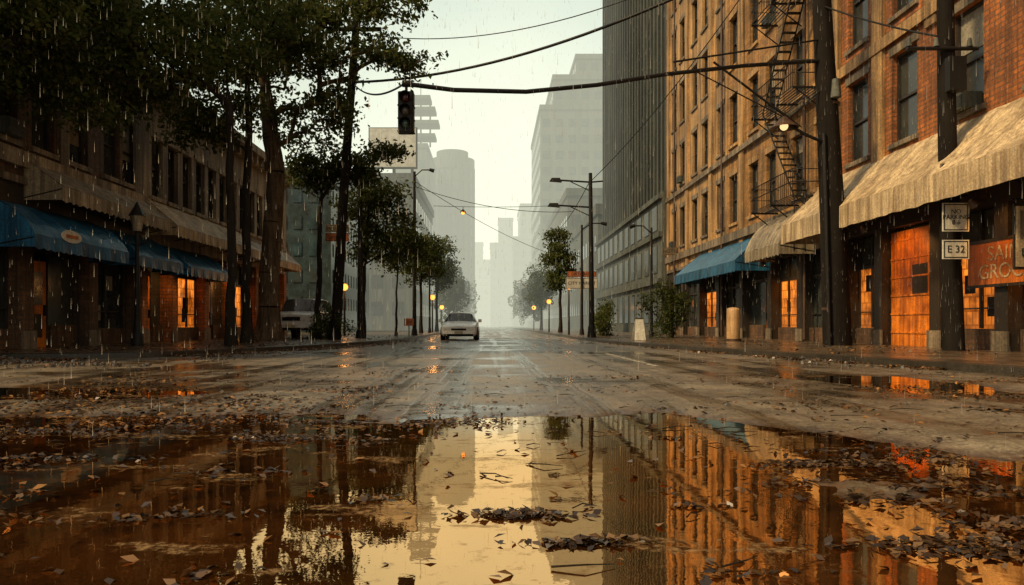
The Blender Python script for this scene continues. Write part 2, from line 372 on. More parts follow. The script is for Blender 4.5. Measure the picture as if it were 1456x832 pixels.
# ---------------------------------------------------------------- facades
class Fr:
    """wall frame: u along the wall, d into the building"""
    def __init__(s,kind,plane): s.k=kind; s.p=plane
    def box(s,b,part,mat,u0,u1,d0,d1,z0,z1):
        if s.k=='R': b.box(part,mat,s.p+d0,s.p+d1,u0,u1,z0,z1)
        elif s.k=='L': b.box(part,mat,s.p-d0,s.p-d1,u0,u1,z0,z1)
        else: b.box(part,mat,u0,u1,s.p+d0,s.p+d1,z0,z1)
    def pt(s,u,d,z):
        if s.k=='R': return (s.p+d,u,z)
        if s.k=='L': return (s.p-d,u,z)
        return (u,s.p+d,z)
def wall(b,fr,u0,u1,z0,z1,cols,rows,ww,wm,tm=None,sill=True,lintel=True,blind=.35,gm=None,mull=False,rail=True):
    tm=tm or M_stone; gm=gm or M_glass
    zs=z0
    for (zb,zt) in rows:
        fr.box(b,'walls',wm,u0,u1,0,.35,zs,zb)
        cu=u0
        for c in cols:
            a,e=c-ww/2,c+ww/2
            fr.box(b,'walls',wm,cu,a,0,.35,zb,zt); cu=e
            j=random.uniform(-.01,.01)
            fr.box(b,'windows',gm,a+.002,e-.002,.25+j,.29+j,zb,zt)
            f=.07
            fr.box(b,'window_frames',M_frame,a,a+f,.15,.26,zb,zt); fr.box(b,'window_frames',M_frame,e-f,e,.15,.26,zb,zt)
            fr.box(b,'window_frames',M_frame,a+f,e-f,.15,.26,zt-f,zt); fr.box(b,'window_frames',M_frame,a+f,e-f,.15,.26,zb,zb+f)
            if rail:
                zm=(zb+zt)/2+random.choice([0,0,0,.25]); fr.box(b,'window_frames',M_frame,a+f,e-f,.17,.24,zm-.035,zm+.035)
            if mull: fr.box(b,'window_frames',M_frame,c-.03,c+.03,.165,.235,zb+f,zt-f)
            if random.random()<blind:
                h=random.uniform(.15,.7)*(zt-zb); fr.box(b,'blinds',random.choice([M_blind,M_signtan,M_greyw]),a+f+.01,e-f-.01,.225,.233,zt-f-h,zt-f)
            if random.random()<.10 and ww>.8:
                fr.box(b,'air_conditioners',M_greyw,c-.3,c+.3,-.3,.2,zb+.02,zb+.42)
                for q in range(5): fr.box(b,'ac_grille',M_frame,c-.26,c+.26,-.312,-.301,zb+.08+q*.06,zb+.11+q*.06)
            if sill: fr.box(b,'trim',tm,a-.1,e+.1,-.09,.15,zb-.14,zb-.002)
            if lintel: fr.box(b,'trim',tm,a-.12,e+.12,-.035,.02,zt+.002,zt+.26)
        fr.box(b,'walls',wm,cu,u1,0,.35,zb,zt); zs=zt
    fr.box(b,'walls',wm,u0,u1,0,.35,zs,z1)
def storefront(b,fr,u0,u1,h,piers,pm=None,lit=(),door=(),band=M_shop):
    pm=pm or M_shop
    fr.box(b,'shopfront_back',M_dark,u0,u1,1.0,1.1,.1,h)
    fr.box(b,'fascia',band,u0,u1,0,.35,h-.75,h)
    fr.box(b,'fascia_trim',M_stone,u0,u1,-.12,-.001,h-.08,h+.1)
    for i,pu in enumerate(piers):
        fr.box(b,'piers',pm,pu-.22,pu+.22,0.003,.5,.1,h-.75)
        fr.box(b,'pier_bases',M_stone,pu-.27,pu+.27,-.05,.0,.1,.6)
    for i,(a,e) in enumerate(zip(piers,piers[1:])):
        a+=.22; e-=.22; 
        g=M_litg if i in lit else M_glass
        if i in door:
            dw=min(1.1,(e-a)*.5); 
            fr.box(b,'shop_doors',M_orange,a+.1,a+.1+dw,.45,.52,.13,2.5)
            fr.box(b,'door_panes',M_glass,a+.28,a+dw-.08,.43,.447,1.3,2.2)
            fr.box(b,'door_panels',M_shop,a+.28,a+dw-.08,.44,.447,.4,1.05)
            fr.box(b,'door_handle',M_iron,a+dw-.03,a+dw+.02,.38,.447,1.0,1.3)
            fr.box(b,'shop_windows',g,a+dw+.2,e,.46,.5,.75,2.7)
            fr.box(b,'stall_riser',M_brown,a+dw+.2,e,.35,.55,.1,.75)
            fr.box(b,'shop_frames',M_frame,a,e,.4,.5,2.72,2.85)
            fr.box(b,'shop_windows',M_glass,a,e,.47,.5,2.86,h-.76)
        else:
            fr.box(b,'stall_riser',M_brown,a,e,.3,.55,.1,.65)
            fr.box(b,'shop_windows',g,a,e,.46,.5,.65,2.6)
            fr.box(b,'transom_windows',M_glass,a,e,.46,.5,2.69,h-.76)
            k=max(1,int((e-a)/.8))
            for q in range(k+1):
                u=a+(e-a)*q/k; fr.box(b,'shop_frames',M_frame,u-.04,u+.04,.38,.45,.66,h-.77)
            fr.box(b,'shop_frames',M_frame,a,e,.385,.445,2.6,2.69)
            fr.box(b,'shop_frames',M_frame,a,e,.39,.445,1.15,1.19)
            for q in range(3):
                if random.random()<.6:
                    u=random.uniform(a+.1,e-.7); z=random.uniform(.8,1.9); w_=random.uniform(.25,.55)
                    fr.box(b,'window_posters',random.choice([M_signtan,M_signor,M_blind,M_shop,M_dark]),u,u+w_,.445-.003*q,.452-.003*q,z,z+w_*1.2)
def cornice(b,fr,u0,u1,z,m=None,proj=.45,h=.7):
    m=m or M_stone
    fr.box(b,'cornice',m,u0,u1,-proj*.5,-.001,z-h,z-h*.45); fr.box(b,'cornice',m,u0,u1,-proj,-.002,z-h*.449,z)
    u=u0+.3
    while u<u1-.2: fr.box(b,'cornice_brackets',m,u,u+.16,-proj*.8,-proj*.5-.001,z-h,z-h*.452); u+=.8
def fr_range(a,b_,s): 
    n=int(round((b_-a)/s)); return [a+(b_-a)*(i+.5)/n for i in range(n)]
def shop_fill_lamp(x,y,z,e):
    """added lamp under the awning, put in to brighten the shop front"""
    sg=1 if x>0 else -1
    b=B('shop_fill_lamp',(x,y,z)); b.tube('stem',M_iron,[(x,y,z+.35),(x,y,z+.1)],.015,5); b.tube('shade',M_rust,[(x-sg*.1,y,z+.12),(x+sg*.02,y,z)],[.05,.14],10,False); b.ball('bulb',M_glow2,(x+sg*.01,y,z+.01),.05); b.done()
    l=bpy.data.lights.new('shop_fill_light','SPOT'); l.energy=e; l.color=(1,.46,.13); l.shadow_soft_size=.06; l.spot_size=math.radians(125); l.spot_blend=.6  # added warm spot that brightens the shop front
    lo=bpy.data.objects.new('shop_fill_light',l); lo.location=(x+sg*.06,y,z-.03); lo.rotation_euler=Vector((-sg*1.0,0,1.15)).to_track_quat('Z','Y').to_euler(); COL.objects.link(lo)

FR=Fr('R',12.0); FL=Fr('L',-12.0)
b=B('brick_apartment_building',(16,18,0))
rows=[(6.15,8.8),(9.95,12.6),(13.8,16.4),(17.7,20.2)]
wall(b,FR,11,24.2,4.4,23,[12.4,15.1,17.8,20.5,23.1],rows,1.25,M_brick,M_stone)
storefront(b,FR,11,24.2,4.4,[11.25,14,16.6,19.1,21.9,24],lit=(1,2,4),door=(3,))
FR.box(b,'pilaster_strip',M_plaster,21.5,22.1,-.1,-.003,4.51,22.6); FR.box(b,'pilaster_strip',M_plaster,18.9,19.4,-.1,-.003,8.9,22.6)
FR.box(b,'band',M_plaster,11,24.2,-.14,-.11,9.15,9.5)
FR.box(b,'body',M_brick,11,24.2,.36,16,4.4,23); FR.box(b,'body_base',M_brown,11.02,24.18,1.11,16,.1,4.39)
FR.box(b,'orange_shutter',M_orange,19.35,21.6,.25,.33,.13,3.55)
FR.box(b,'shutter_panel',M_shop,19.8,20.5,.235,.248,1.6,2.5)
for z in np.arange(.5,3.5,.55): FR.box(b,'shutter_ribs',M_orange,19.46,21.59,.225,.249,z,z+.05)
b.done()
shop_fill_lamp(10.9,20.6,3.5,110); shop_fill_lamp(11.1,16.2,3.5,60); shop_fill_lamp(-11.1,25.6,2.75,50); shop_fill_lamp(-11.1,31.5,3.4,70); shop_fill_lamp(11.1,28.8,3.2,60)
b=B('ochre_brick_building',(16,36,0))
rows2=[(5.8,8.2),(9.7,12.2),(13.6,16.1),(17.5,20),(21.4,23.9)]
cols=[25.6,27.6,30.3,32.3,35,37,39.7,41.7,44.4,46.4]
wall(b,FR,24.22,36,4.3,27,[c for c in cols if c<36],rows2,1.05,M_ochre,M_plaster)
wall(b,FR,36,48,4.3,27,[c for c in cols if c>36],rows2,1.05,M_plaster,M_stone)
storefront(b,FR,24.22,48,4.3,[24.5,27.5,30.5,34,37.5,41,44.5,47.7],lit=(1,4),door=(2,))
for u in (24.5,29,33.7,38.4,43.1,47.7): FR.box(b,'pilasters',M_plaster,u-.28,u+.28,-.12,-.002,4.41,26)
FR.box(b,'band',M_stone,24.22,48,-.2,-.125,9.05,9.3); FR.box(b,'band',M_stone,24.22,48,-.22,-.125,4.9,5.3)
cornice(b,FR,24.22,48,27,M_plaster,.8,1)
FR.box(b,'body',M_ochre,24.22,48,.36,16,4.3,27); FR.box(b,'body_base',M_brown,24.24,47.98,1.11,16,.1,4.29)
for u in (26.4,36,45.4):
    b.tube('drain_pipe',M_rust,[(11.8,u+.2,.2),(11.8,u+.2,26)],.06,6)
b.done()
b=B('fire_escape',(11,27,5))
def platform(z,u0,u1):
    x0,x1=10.75,11.85
    for x in np.arange(x0,x1,.14): b.box('grating',M_iron,x,x+.03,u0,u1,z,z+.03)
    for u in (u0,u1,(u0+u1)/2): b.box('beams',M_iron,x0,x1,u-.03,u+.03,z-.07,z-.001); b.tube('brackets',M_iron,[(11.95,u,z-.9),(x0+.1,u,z-.05)],.025,5)
    for zz in (.5,.95): b.tube('rails',M_iron,[(11.9,u0,z+zz),(x0,u0,z+zz),(x0,u1,z+zz),(11.9,u1,z+zz)],.022,5)
    u=u0
    while u<=u1: b.tube('balusters',M_iron,[(x0,u,z),(x0,u,z+.95)],.012,4); u+=.17
for k,z in enumerate((5.4,9.3,13.2,17.1)):
    platform(z,25.2,29.2)
    if k<3:
        a,c_=(25.6,28.6) if k%2==0 else (28.6,25.6)
        for xx in (11.0,11.5): b.tube('stringers',M_iron,[(xx,a,z),(xx,c_,z+3.9)],.03,5)
        for q in range(1,14): 
            f=q/14; b.box('treads',M_iron,11.0,11.5,a+(c_-a)*f-.1,a+(c_-a)*f+.1,z+3.9*f,z+3.9*f+.025)
for xx in (10.9,11.3): b.tube('drop_ladder',M_iron,[(xx,25.4,3.4),(xx,25.4,5.4)],.02,5)
for q in range(8): b.tube('drop_ladder_rungs',M_iron,[(10.9,25.4,3.5+q*.25),(11.3,25.4,3.5+q*.25)],.014,4)
b.done()
b=B('dark_office_tower',(20,62,0))
b.box('core',M_tower,12.4,42,48.1,77,10,78); b.box('podium',M_greyw,11.6,41,48.02,78,.1,9.9)
for y in np.arange(48.6,77,1.15):
    b.box('ribs',M_tower,12.0,12.39,y,y+.42,10,78)
for z in np.arange(12,76,3.8):
    b.box('spandrels',M_tglass,12.2,12.385,48.12,76.98,z,z+1.9)
for x in np.arange(12.6,42,1.6): b.box('ribs_front',M_tower,x,x+.5,47.75,48.09,27.6,78)
for z in (3.6,6.8,9.4): b.box('podium_bands',M_greyw,11.35,11.59,48.02,78,z,z+.35)
for y in np.arange(49.4,77,2.6): b.box('podium_windows',M_glass,11.55,11.598,y,y+1.5,4.4,6.3); b.box('podium_windows',M_glass,11.55,11.598,y,y+1.5,.9,3.2); b.box('podium_windows',M_glass,11.55,11.598,y,y+1.5,7.4,9.1)
b.done()
def tower(name,x0,x1,y0,y1,tiers,mat,wm,fl=4,bay=3,gm=None):
    b=B(name,((x0+x1)/2,(y0+y1)/2,0)); gm=gm or M_tglass; z=.05
    for (ix0,ix1,zt) in tiers:
        a,c_=x0+ix0,x1-ix1
        b.box('walls',mat,a,c_,y0+ix1,y1,z,zt)
        zz=z+2
        while zz+fl*.5<zt-1:
            u=a+.6
            while u+bay*.55<c_-.3:
                b.box('windows',gm,u,u+bay*.55,y0+ix1-.06,y0+ix1-.004,zz,zz+fl*.5); u+=bay
            u=y0+ix1+.8
            while u+bay*.55<y1-.3:
                sx_=a-.06 if x0>0 else c_+.004
                b.box('windows',gm,sx_,sx_+.056,u,u+bay*.55,zz,zz+fl*.5); u+=bay
            zz+=fl
        b.box('parapet',mat,a-.25,c_+.25,y0+ix1-.25,y1+.2,zt-.7,zt+.5)
        z=zt
    return b
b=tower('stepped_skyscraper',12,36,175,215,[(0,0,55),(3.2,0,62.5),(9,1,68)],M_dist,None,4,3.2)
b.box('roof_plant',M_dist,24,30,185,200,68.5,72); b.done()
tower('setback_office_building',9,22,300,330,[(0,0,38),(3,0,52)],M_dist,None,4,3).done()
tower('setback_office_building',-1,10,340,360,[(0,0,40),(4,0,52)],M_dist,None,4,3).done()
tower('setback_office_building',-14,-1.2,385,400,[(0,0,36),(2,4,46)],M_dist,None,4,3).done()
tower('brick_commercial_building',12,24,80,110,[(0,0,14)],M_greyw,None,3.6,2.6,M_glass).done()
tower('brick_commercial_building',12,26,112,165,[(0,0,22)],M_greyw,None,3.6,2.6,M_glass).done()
b=B('round_office_tower',(-12.6,222,0)); c_=(-12.6,222)
def ring(part,mat,r,z0,z1,n=40): b.tube(part,mat,[(c_[0],c_[1],z0),(c_[0],c_[1],z1)],r,n)
ring('core',M_tglass,6.5,0,50)
for z in np.arange(2,50,3.6): ring('floor_bands',M_tower,6.8,z,z+1.5)
ring('crown',M_tower,7.0,49,52.5); ring('roof',M_tower,5,52.5,55)
for k in range(20):
    an=k*math.pi/10; b.tube('mullions',M_tower,[(c_[0]+6.85*math.cos(an),c_[1]+6.85*math.sin(an),1),(c_[0]+6.85*math.cos(an),c_[1]+6.85*math.sin(an),50)],.28,4)
b.done()
b=tower('slab_office_tower',-26,-17.2,185,215,[(0,0,48)],M_dist,None,4,3)
for k,(w_,z) in enumerate(((5,50),(6,53.5),(5,57),(3.6,60))):
    b.box('roof_sign_tiers',M_tower,-19.5-w_*.55,-19.5+w_*.9,184,190,z,z+.9)
for x in (-21.5,-19,-16.5): b.tube('mast',M_tower,[(x,187,48),(x,187,61)],.25,6)
b.tube('mast',M_tower,[(-19,187,60),(-19,187,66)],.12,5)
b.done()
b=B('brown_brick_building',(-16,19,0))
rows=[(5.4,7.5),(9,11.2),(12.7,14.9)]
wall(b,FL,12,24,4.4,17.5,[13.4,14.9,17.3,18.8,20.4,22.2,23.3],rows,.95,M_brown,M_stone)
storefront(b,FL,12,24,4.4,[12.2,15,18.2,21.2,23.8],lit=(),door=(2,),pm=M_brown)
FL.box(b,'band',M_cream,12,24,-.18,-.002,4.75,5.15); cornice(b,FL,12,24,17.5)
for u in (12.4,16.1,19.6,23.7): FL.box(b,'pilasters',M_stone,u-.2,u+.2,-.1,-.003,5.16,16.7)
FL.box(b,'body',M_brown,12,24,.36,16,4.4,17.5); FL.box(b,'body_base',M_brown,12.02,23.98,1.11,16,.1,4.39); b.done()
b=B('cream_storey_building',(-16,32,0))
wall(b,FL,24.02,41,4.4,9.3,fr_range(24.6,40.6,1.25),[(5.3,7.4)],.85,M_cream,M_cream,blind=.3)
storefront(b,FL,24.02,41,4.4,[24.3,26.6,29.6,32.6,36,38.5,40.8],lit=(1,3),door=(0,2),band=M_stone,pm=M_brick)
cornice(b,FL,24.02,41,9.5,M_cream,.5,.8); FL.box(b,'band',M_stone,24.02,41,-.22,-.002,4.6,4.95)
FL.box(b,'body',M_cream,24.02,41,.36,14,4.4,9.3); FL.box(b,'body_base',M_brown,24.04,40.98,1.11,14,.1,4.39); b.done()
b=tower('teal_glass_building',-19.5,-13.3,58,76,[(0,0,13.2)],M_tglass,None,2.2,1.25); b.done()
b=tower('beige_commercial_building',-28,-10.6,94,125,[(0,0,20.5)],M_greyw,None,3.6,2.8,M_glass)
b.done()
b=B('billboard',(-13,95,21))
b.box('panel',M_white,-16.5,-10.3,94.6,94.9,22,27.2); b.box('frame',M_rust,-16.7,-10.1,94.91,95.1,21.8,27.4)
for x in (-16,-13.4,-10.9): b.tube('posts',M_rust,[(x,95.3,20.5),(x,95.3,27)],.14,6); b.tube('braces',M_rust,[(x,97.5,20.5),(x,95.3,25)],.1,6)
b.done()
tower('brick_row_building',-30,-12.2,128,180,[(0,0,17)],M_greyw,None,3.6,2.8,M_glass).done()
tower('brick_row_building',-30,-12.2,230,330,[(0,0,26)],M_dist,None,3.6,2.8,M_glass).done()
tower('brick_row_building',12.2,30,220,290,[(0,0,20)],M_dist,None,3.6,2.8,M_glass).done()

# ---------------------------------------------------------------- awnings
def awning(fr,u0,u1,zt,zb,proj,mat,val=.35,bulge=.0,rib=.9,under=True,scallop=True):
    b=B('shop_awning',fr.pt((u0+u1)/2,-proj/2,zb)); nu=max(6,int((u1-u0)/.15)); nv=8
    vs=[];fs=[]
    for j in range(nv+1):
        f=j/nv
        for i in range(nu+1):
            u=u0+(u1-u0)*i/nu; sag=.05*abs(math.sin(math.pi*(u-u0)/rib))*math.sin(math.pi*f)+.03*noise.noise((u*1.7,f*3,1))
            d=-proj*f*(1-bulge)-bulge*proj*math.sin(f*math.pi/2); z=zt+(zb-zt)*(f*(1-bulge)+bulge*(1-math.cos(f*math.pi/2)))-sag+.05
            vs.append(fr.pt(u,d-.01,z))
    for j in range(nv):
        for i in range(nu):
            a=j*(nu+1)+i; fs.append((a,a+1,a+nu+2,a+nu+1))
    b.mesh('canvas',mat,vs,fs,False)
    vs=[];fs=[]
    for i in range(nu+1):
        u=u0+(u1-u0)*i/nu; dz=(.06*abs(math.sin(math.pi*(u-u0)/.3)) if scallop else .03*noise.noise((u*2,0,0)))
        vs+= [fr.pt(u,-proj-.012,zb+.05),fr.pt(u,-proj-.012-.02*math.sin(u*9),zb-val-dz)]
    for i in range(nu): fs.append((2*i,2*i+1,2*i+3,2*i+2))
    b.mesh('valance',mat,vs,fs)
    for u in (u0,u1):
        pts=[fr.pt(u,-.01,zt+.03)]
        for j in range(1,nv+1):
            f=j/nv; d=-proj*f*(1-bulge)-bulge*proj*math.sin(f*math.pi/2); z=zt+(zb-zt)*(f*(1-bulge)+bulge*(1-math.cos(f*math.pi/2)))+.04
            pts.append(fr.pt(u,d-.01,z))
        pts.append(fr.pt(u,-proj-.01,zb-val)); pts.append(fr.pt(u,-.01,zb-val)); b.poly('side_panel',mat,pts)
    u=u0
    while u<=u1+.01:
        b.tube('frame_arms',M_iron,[fr.pt(u,-.02,zb-.25),fr.pt(u,-proj+.02,zb-.02)],.018,5); u+=(u1-u0)/max(1,round((u1-u0)/2))
    b.tube('front_bar',M_iron,[fr.pt(u0,-proj+.02,zb-.02),fr.pt(u1,-proj+.02,zb-.02)],.02,5)
    b.done()
awning(FR,12.2,25.3,5.85,4.25,1.6,M_cloth,.6,0,.9,True,False)
awning(FR,26.2,29.8,5.2,3.75,1.3,M_cloth2,.35,.6,.9)
awning(FR,30.4,40.5,4.75,3.5,1.5,M_blue,.4,.1,.9)
awning(FL,16.6,20.9,3.75,2.85,1.2,M_blue,.25,.6,.7)
awning(FL,21.7,24.8,3.7,2.85,1.1,M_blue,.25,.2,.7)
awning(FL,25.4,29.5,3.6,2.8,1.1,M_blue,.25,.2,.7)
awning(FL,18.0,24.0,5.0,4.25,1.0,M_cloth2,.3,0,1)
awning(FL,24.3,33,5.1,4.15,1.1,M_cloth,.3,0,1)
awning(FL,33.3,40.5,5.0,4.1,1.0,M_cloth2,.3,0,1)

# ---------------------------------------------------------------- trees
def leaves_mesh(name,pos,size,mat,flat=0.0,rng=RNG):
    n=len(pos)
    nrm=rng.normal(size=(n,3)); nrm[:,2]+=flat; nrm/=np.linalg.norm(nrm,axis=1)[:,None]
    a=rng.normal(size=(n,3)); u=np.cross(nrm,a); u/=np.linalg.norm(u,axis=1)[:,None]; w=np.cross(nrm,u)
    s=(size*rng.uniform(.55,1.3,n))[:,None]
    p0=pos-u*s; p2=pos+u*s; k=w*s*.55; off=nrm*s*.18
    p1=pos+k-u*s*.15+off; p3=pos-k-u*s*.15+off
    v=np.stack([p0,p1,p2,p3],1).reshape(-1,3)
    me=bpy.data.meshes.new(name); me.vertices.add(4*n); me.vertices.foreach_set('co',v.ravel())
    me.loops.add(4*n); me.loops.foreach_set('vertex_index',np.arange(4*n,dtype=np.int32))
    me.polygons.add(n); me.polygons.foreach_set('loop_start',np.arange(0,4*n,4,dtype=np.int32))
    me.polygons.foreach_set('loop_total',np.full(n,4,dtype=np.int32))
    me.materials.append(mat); me.update(calc_edges=True); me.validate()
    return bpy.data.objects.new(name,me)
def tree(name,trunk,r0,blobs,natt,nleaf,lsize,seed,mat,spread=.42,bark=None,zf=.42):
    bark=bark or M_barkd
    rs=random.Random(seed); rng=np.random.default_rng(seed)
    nodes=[];par=[]
    tp=[Vector(p) for p in trunk]
    for a,c_ in zip(tp,tp[1:]):
        k=max(2,int((c_-a).length/.6))
        for i in range(k):
            f=i/k; nodes.append(a.lerp(c_,f)+Vector((rs.uniform(-1,1),rs.uniform(-1,1),0))*.04); par.append(len(nodes)-2)
    nodes.append(tp[-1]); par.append(len(nodes)-2); nt_=len(nodes); zmin=tp[0].z+(tp[-1].z-tp[0].z)*zf
    tot=sum(b_[2] for b_ in blobs); att=[]
    for c_,r,w in blobs:
        for _ in range(max(3,int(natt*w/tot))):
            d=Vector((rs.gauss(0,1),rs.gauss(0,1),rs.gauss(0,1))).normalized()*(rs.random()**.45)
            att.append(Vector((c_[0]+d.x*r[0],c_[1]+d.y*r[1],c_[2]+d.z*r[2])))
    att.sort(key=lambda q:min((q-nodes[i]).length for i in range(0,nt_,2)))
    tips=[]
    for q in att:
        best=None;bd=1e9
        for i,nn in enumerate(nodes):
            if nn.z<zmin: continue
            dz=nn.z-q.z; d=(nn-q).length+(max(0,dz+.3)*.9)
            if i<nt_: d*=.9
            if d<bd: bd=d;best=i
        s=nodes[best]; k=max(2,int((q-s).length/.5)); pr=best
        for i in range(1,k+1):
            f=i/k; pt=s.lerp(q,f)+Vector((rs.uniform(-1,1),rs.uniform(-1,1),rs.uniform(-1,1)))*.09*(i<k)
            pt.z+=.12*(q-s).length*math.sin(math.pi*f)*.6
            nodes.append(pt); par.append(pr); pr=len(nodes)-1
        tips.append(pr)
    cnt=[0]*len(nodes)
    for i in tips: cnt[i]+=1
    for i in range(len(nodes)-1,0,-1):
        if par[i]>=0: cnt[par[i]]+=cnt[i]
    tot=max(cnt); rad=[max(.012,r0*.62*(c_/tot)**.5) for c_ in cnt]
    for i in range(nt_): rad[i]=max(rad[i],r0*(1-.45*i/nt_)) if i<nt_*.75 else rad[i]
    rad[0]=r0*1.5; rad[1]=max(rad[1],r0*1.12)
    b=B('wood',tp[0])
    for i in range(1,len(nodes)):
        p_=par[i]
        if p_<0: continue
        b.tube('trunk_and_limbs',bark,[nodes[p_],nodes[i]],[min(rad[p_],rad[i]*1.5) if i>=nt_ else rad[p_],rad[i]],8 if rad[i]>.08 else 4,False)
    e=bpy.data.objects.new(name,None); e.location=tp[0]; COL.objects.link(e)
    for o in b.done(): o.name='trunk_and_limbs'; o.parent=e; o.location=-tp[0]
    C=np.array([nodes[i] for i in tips]); k=int(nleaf/len(C))
    wts=rng.uniform(.15,1.85,len(C)); reps=np.maximum(1,(wts*k).astype(int))
    pos=np.repeat(C,reps,0)+rng.normal(size=(reps.sum(),3))*np.array([spread,spread,spread*.55])
    o=leaves_mesh('leaves',pos,lsize,mat,.3,rng); COL.objects.link(o); o.parent=e; o.location=-tp[0]
tree('street_tree',[(-8.9,28,.1),(-8.85,28,3.5),(-8.6,28,6.8),(-9.0,28,9.5),(-9.2,28,12)],.45,
     [((-9.2,28,12.5),(3.2,2.5,2.6),5),((-6.2,28,12.4),(2.2,2,1.9),2.6),((-4.2,28,13.6),(1.7,1.5,.8),1),((-3.9,28,11.2),(1.5,1.3,.8),1),((-8,28,8.8),(2.2,2,.9),1.4),((-6,28,9.6),(1.2,1,.7),.7)],190,15000,.11,3,M_leaf,.34,M_bark)
tree('street_tree',[(-8.4,24,.1),(-8.4,24,4),(-8.3,24,8),(-8.4,24,11)],.17,
     [((-9.3,23.5,9.8),(2.2,2,2.2),3),((-7.2,24.5,10.8),(1.6,1.5,1.6),1.5),((-9.4,23,7.4),(1.6,1,.7),1)],90,9000,.10,5,M_leaf,.35,None,.55)
tree('street_tree',[(-7.6,20.5,.1),(-7.6,20.5,3.5),(-7.55,20.3,6.5),(-7.7,20.2,9.5)],.15,
     [((-9.6,18.3,7.8),(2.0,1.8,1.4),4),((-10.2,16.8,8.0),(1.4,1.6,1.5),3),((-8.3,19.5,8.8),(1.8,1.5,1.3),2),((-10.3,17.5,6.3),(1.2,1.4,.5),.7)],140,17000,.08,8,M_leafd,.32,None,.6)
tree('street_tree',[(-11.0,14.4,.1),(-11.0,14.4,3),(-10.9,14.8,6.5)],.12,
     [((-10.6,16,8.3),(1.3,1.3,1.5),3),((-11.0,15.5,6.5),(.9,1,.6),.7),((-9.6,14.6,7.4),(.9,.9,.7),1)],80,10000,.07,9,M_leafd,.32,None,.7)
tree('street_tree',[(-7.7,31,.1),(-7.6,31,4),(-7.55,31,6.3)],.15,
     [((-7.6,31,7.6),(1.4,1.3,1.1),3),((-6.2,31,7.6),(1.0,1,.7),1.2),((-4.8,31,8.2),(.9,.8,.5),.5)],60,5500,.10,12,M_leaf,.3)
tree('street_tree',[(-6.25,34,.1),(-6.2,34,3.5),(-5.9,34,7)],.12,
     [((-5.7,34,6.6),(1.6,1.5,1.3),3),((-4.7,34.5,4.9),(1.3,1.2,1.2),2),((-6.4,33.8,4.4),(.8,.8,.9),.7)],80,6500,.10,13,M_leaf,.32)
tree('street_tree',[(-5.45,40,.1),(-5.45,40,2.6),(-5.3,40,4.5)],.07,[((-5.2,40,5),(1.4,1.3,1.3),1)],40,3500,.10,14,M_leaf,.32)
tree('street_tree',[(-5.3,52,.1),(-5.3,52,3),(-5.2,52,6)],.12,[((-5.2,52,5.8),(1.6,1.6,2.2),1)],50,4500,.12,15,M_leaf,.38)
tree('street_tree',[(-5.2,66,.1),(-5.2,66,4),(-5.1,66,7)],.14,[((-5,66,6.3),(1.8,1.6,2.6),1)],50,4500,.14,16,M_leaf,.42)
tree('street_tree',[(5.6,58,.1),(5.6,58,4),(5.4,58,8)],.14,[((5.4,58,5.2),(1.35,1.3,1.8),2),((5.4,58,7.6),(.8,.8,1.2),1)],60,5500,.12,17,M_leaf,.33)
tree('street_tree',[(5.6,80,.1),(5.6,80,3),(5.6,80,6)],.14,[((5.5,80,5.2),(1.7,1.6,2.6),1)],50,4500,.15,18,M_leaf,.45)
pos=[]
for (x,y,z,r,n) in ((-5.4,90,5,3,2600),(-6,115,6,3.5,2600),(-6,150,6,4,2600),(6.2,105,4.5,2.6,2200),(6.6,135,6,3.5,2400),(7,175,6,4,2400)):
    q=RNG.normal(size=(n,3)); q/=np.linalg.norm(q,axis=1)[:,None]; q*=(RNG.random(n)**.4)[:,None]
    lump=1+.35*np.sin(q[:,0]*7+x)*np.cos(q[:,2]*6+y); pos.append(np.array([x,y,z])+q*lump[:,None]*np.array([r*.7,r*.8,r*1.1]))
o=leaves_mesh('distant_trees',np.concatenate(pos),.26,M_leaf); COL.objects.link(o)
def shrub(name,c_,r,n,ls,seed):
    rng=np.random.default_rng(seed); K=14; cc=rng.normal(size=(K,3))*np.array(r)*.5+np.array(c_)
    pos=cc[rng.integers(0,K,n)]+rng.normal(size=(n,3))*np.array(r)*.28; pos[:,2]=np.maximum(pos[:,2],.15)
    b=B(name,c_)
    for q in cc: b.tube('stems',M_barkd,[(c_[0],c_[1],.1),tuple(q)],[.03,.01],4,False)
    e=bpy.data.objects.new(name,None); e.location=c_; COL.objects.link(e)
    for o in b.done(): o.name='stems'; o.parent=e; o.location=-Vector(c_)
    o=leaves_mesh('leaves',pos,ls,M_leafd,.2,rng); COL.objects.link(o); o.parent=e; o.location=-Vector(c_)
shrub('shrub',(8.6,33.5,1.3),(.9,.9,1.0),3000,.08,2)
shrub('shrub',(-7.0,30.3,.7),(.55,.5,.6),1800,.06,3)
shrub('shrub',(6.4,40,.9),(.6,1.5,.8),2500,.08,6)

# ---------------------------------------------------------------- poles, wires, lamps
b=B('utility_pole',(10.35,21.4,.1))
b.tube('pole',M_wood,[(10.5,21.4,.1),(10.35,21.4,4),(10.1,21.4,9),(9.85,21.4,14)],[.42,.36,.29,.24],14)
for z in (1.2,2.4,7.4): b.tube('metal_bands',M_rust,[(10.47-.06*z/2,21.4,z),(10.47-.06*z/2,21.4,z+.08)],.40-.012*z,14)
b.tube('insulator',M_greyw,[(10.28,21.05,7.55),(10.28,21.05,8.1)],[.16,.11],8)
b.tube('conduit',M_iron,[(10.1,21.05,.1),(9.95,21.1,6.5)],.05,6)
b.box('crossarm',M_wood,8.2,11.7,21.0,21.14,12.6,12.8)
b.done()
b=B('utility_pole',(11,17,.1))
b.tube('pole',M_wood,[(11.15,17,.1),(11.0,17,5),(10.9,17,12)],[.24,.2,.16],12)
b.tube('crossarm',M_iron,[(9.9,16.8,7.35),(11.6,16.8,7.35)],.05,6)
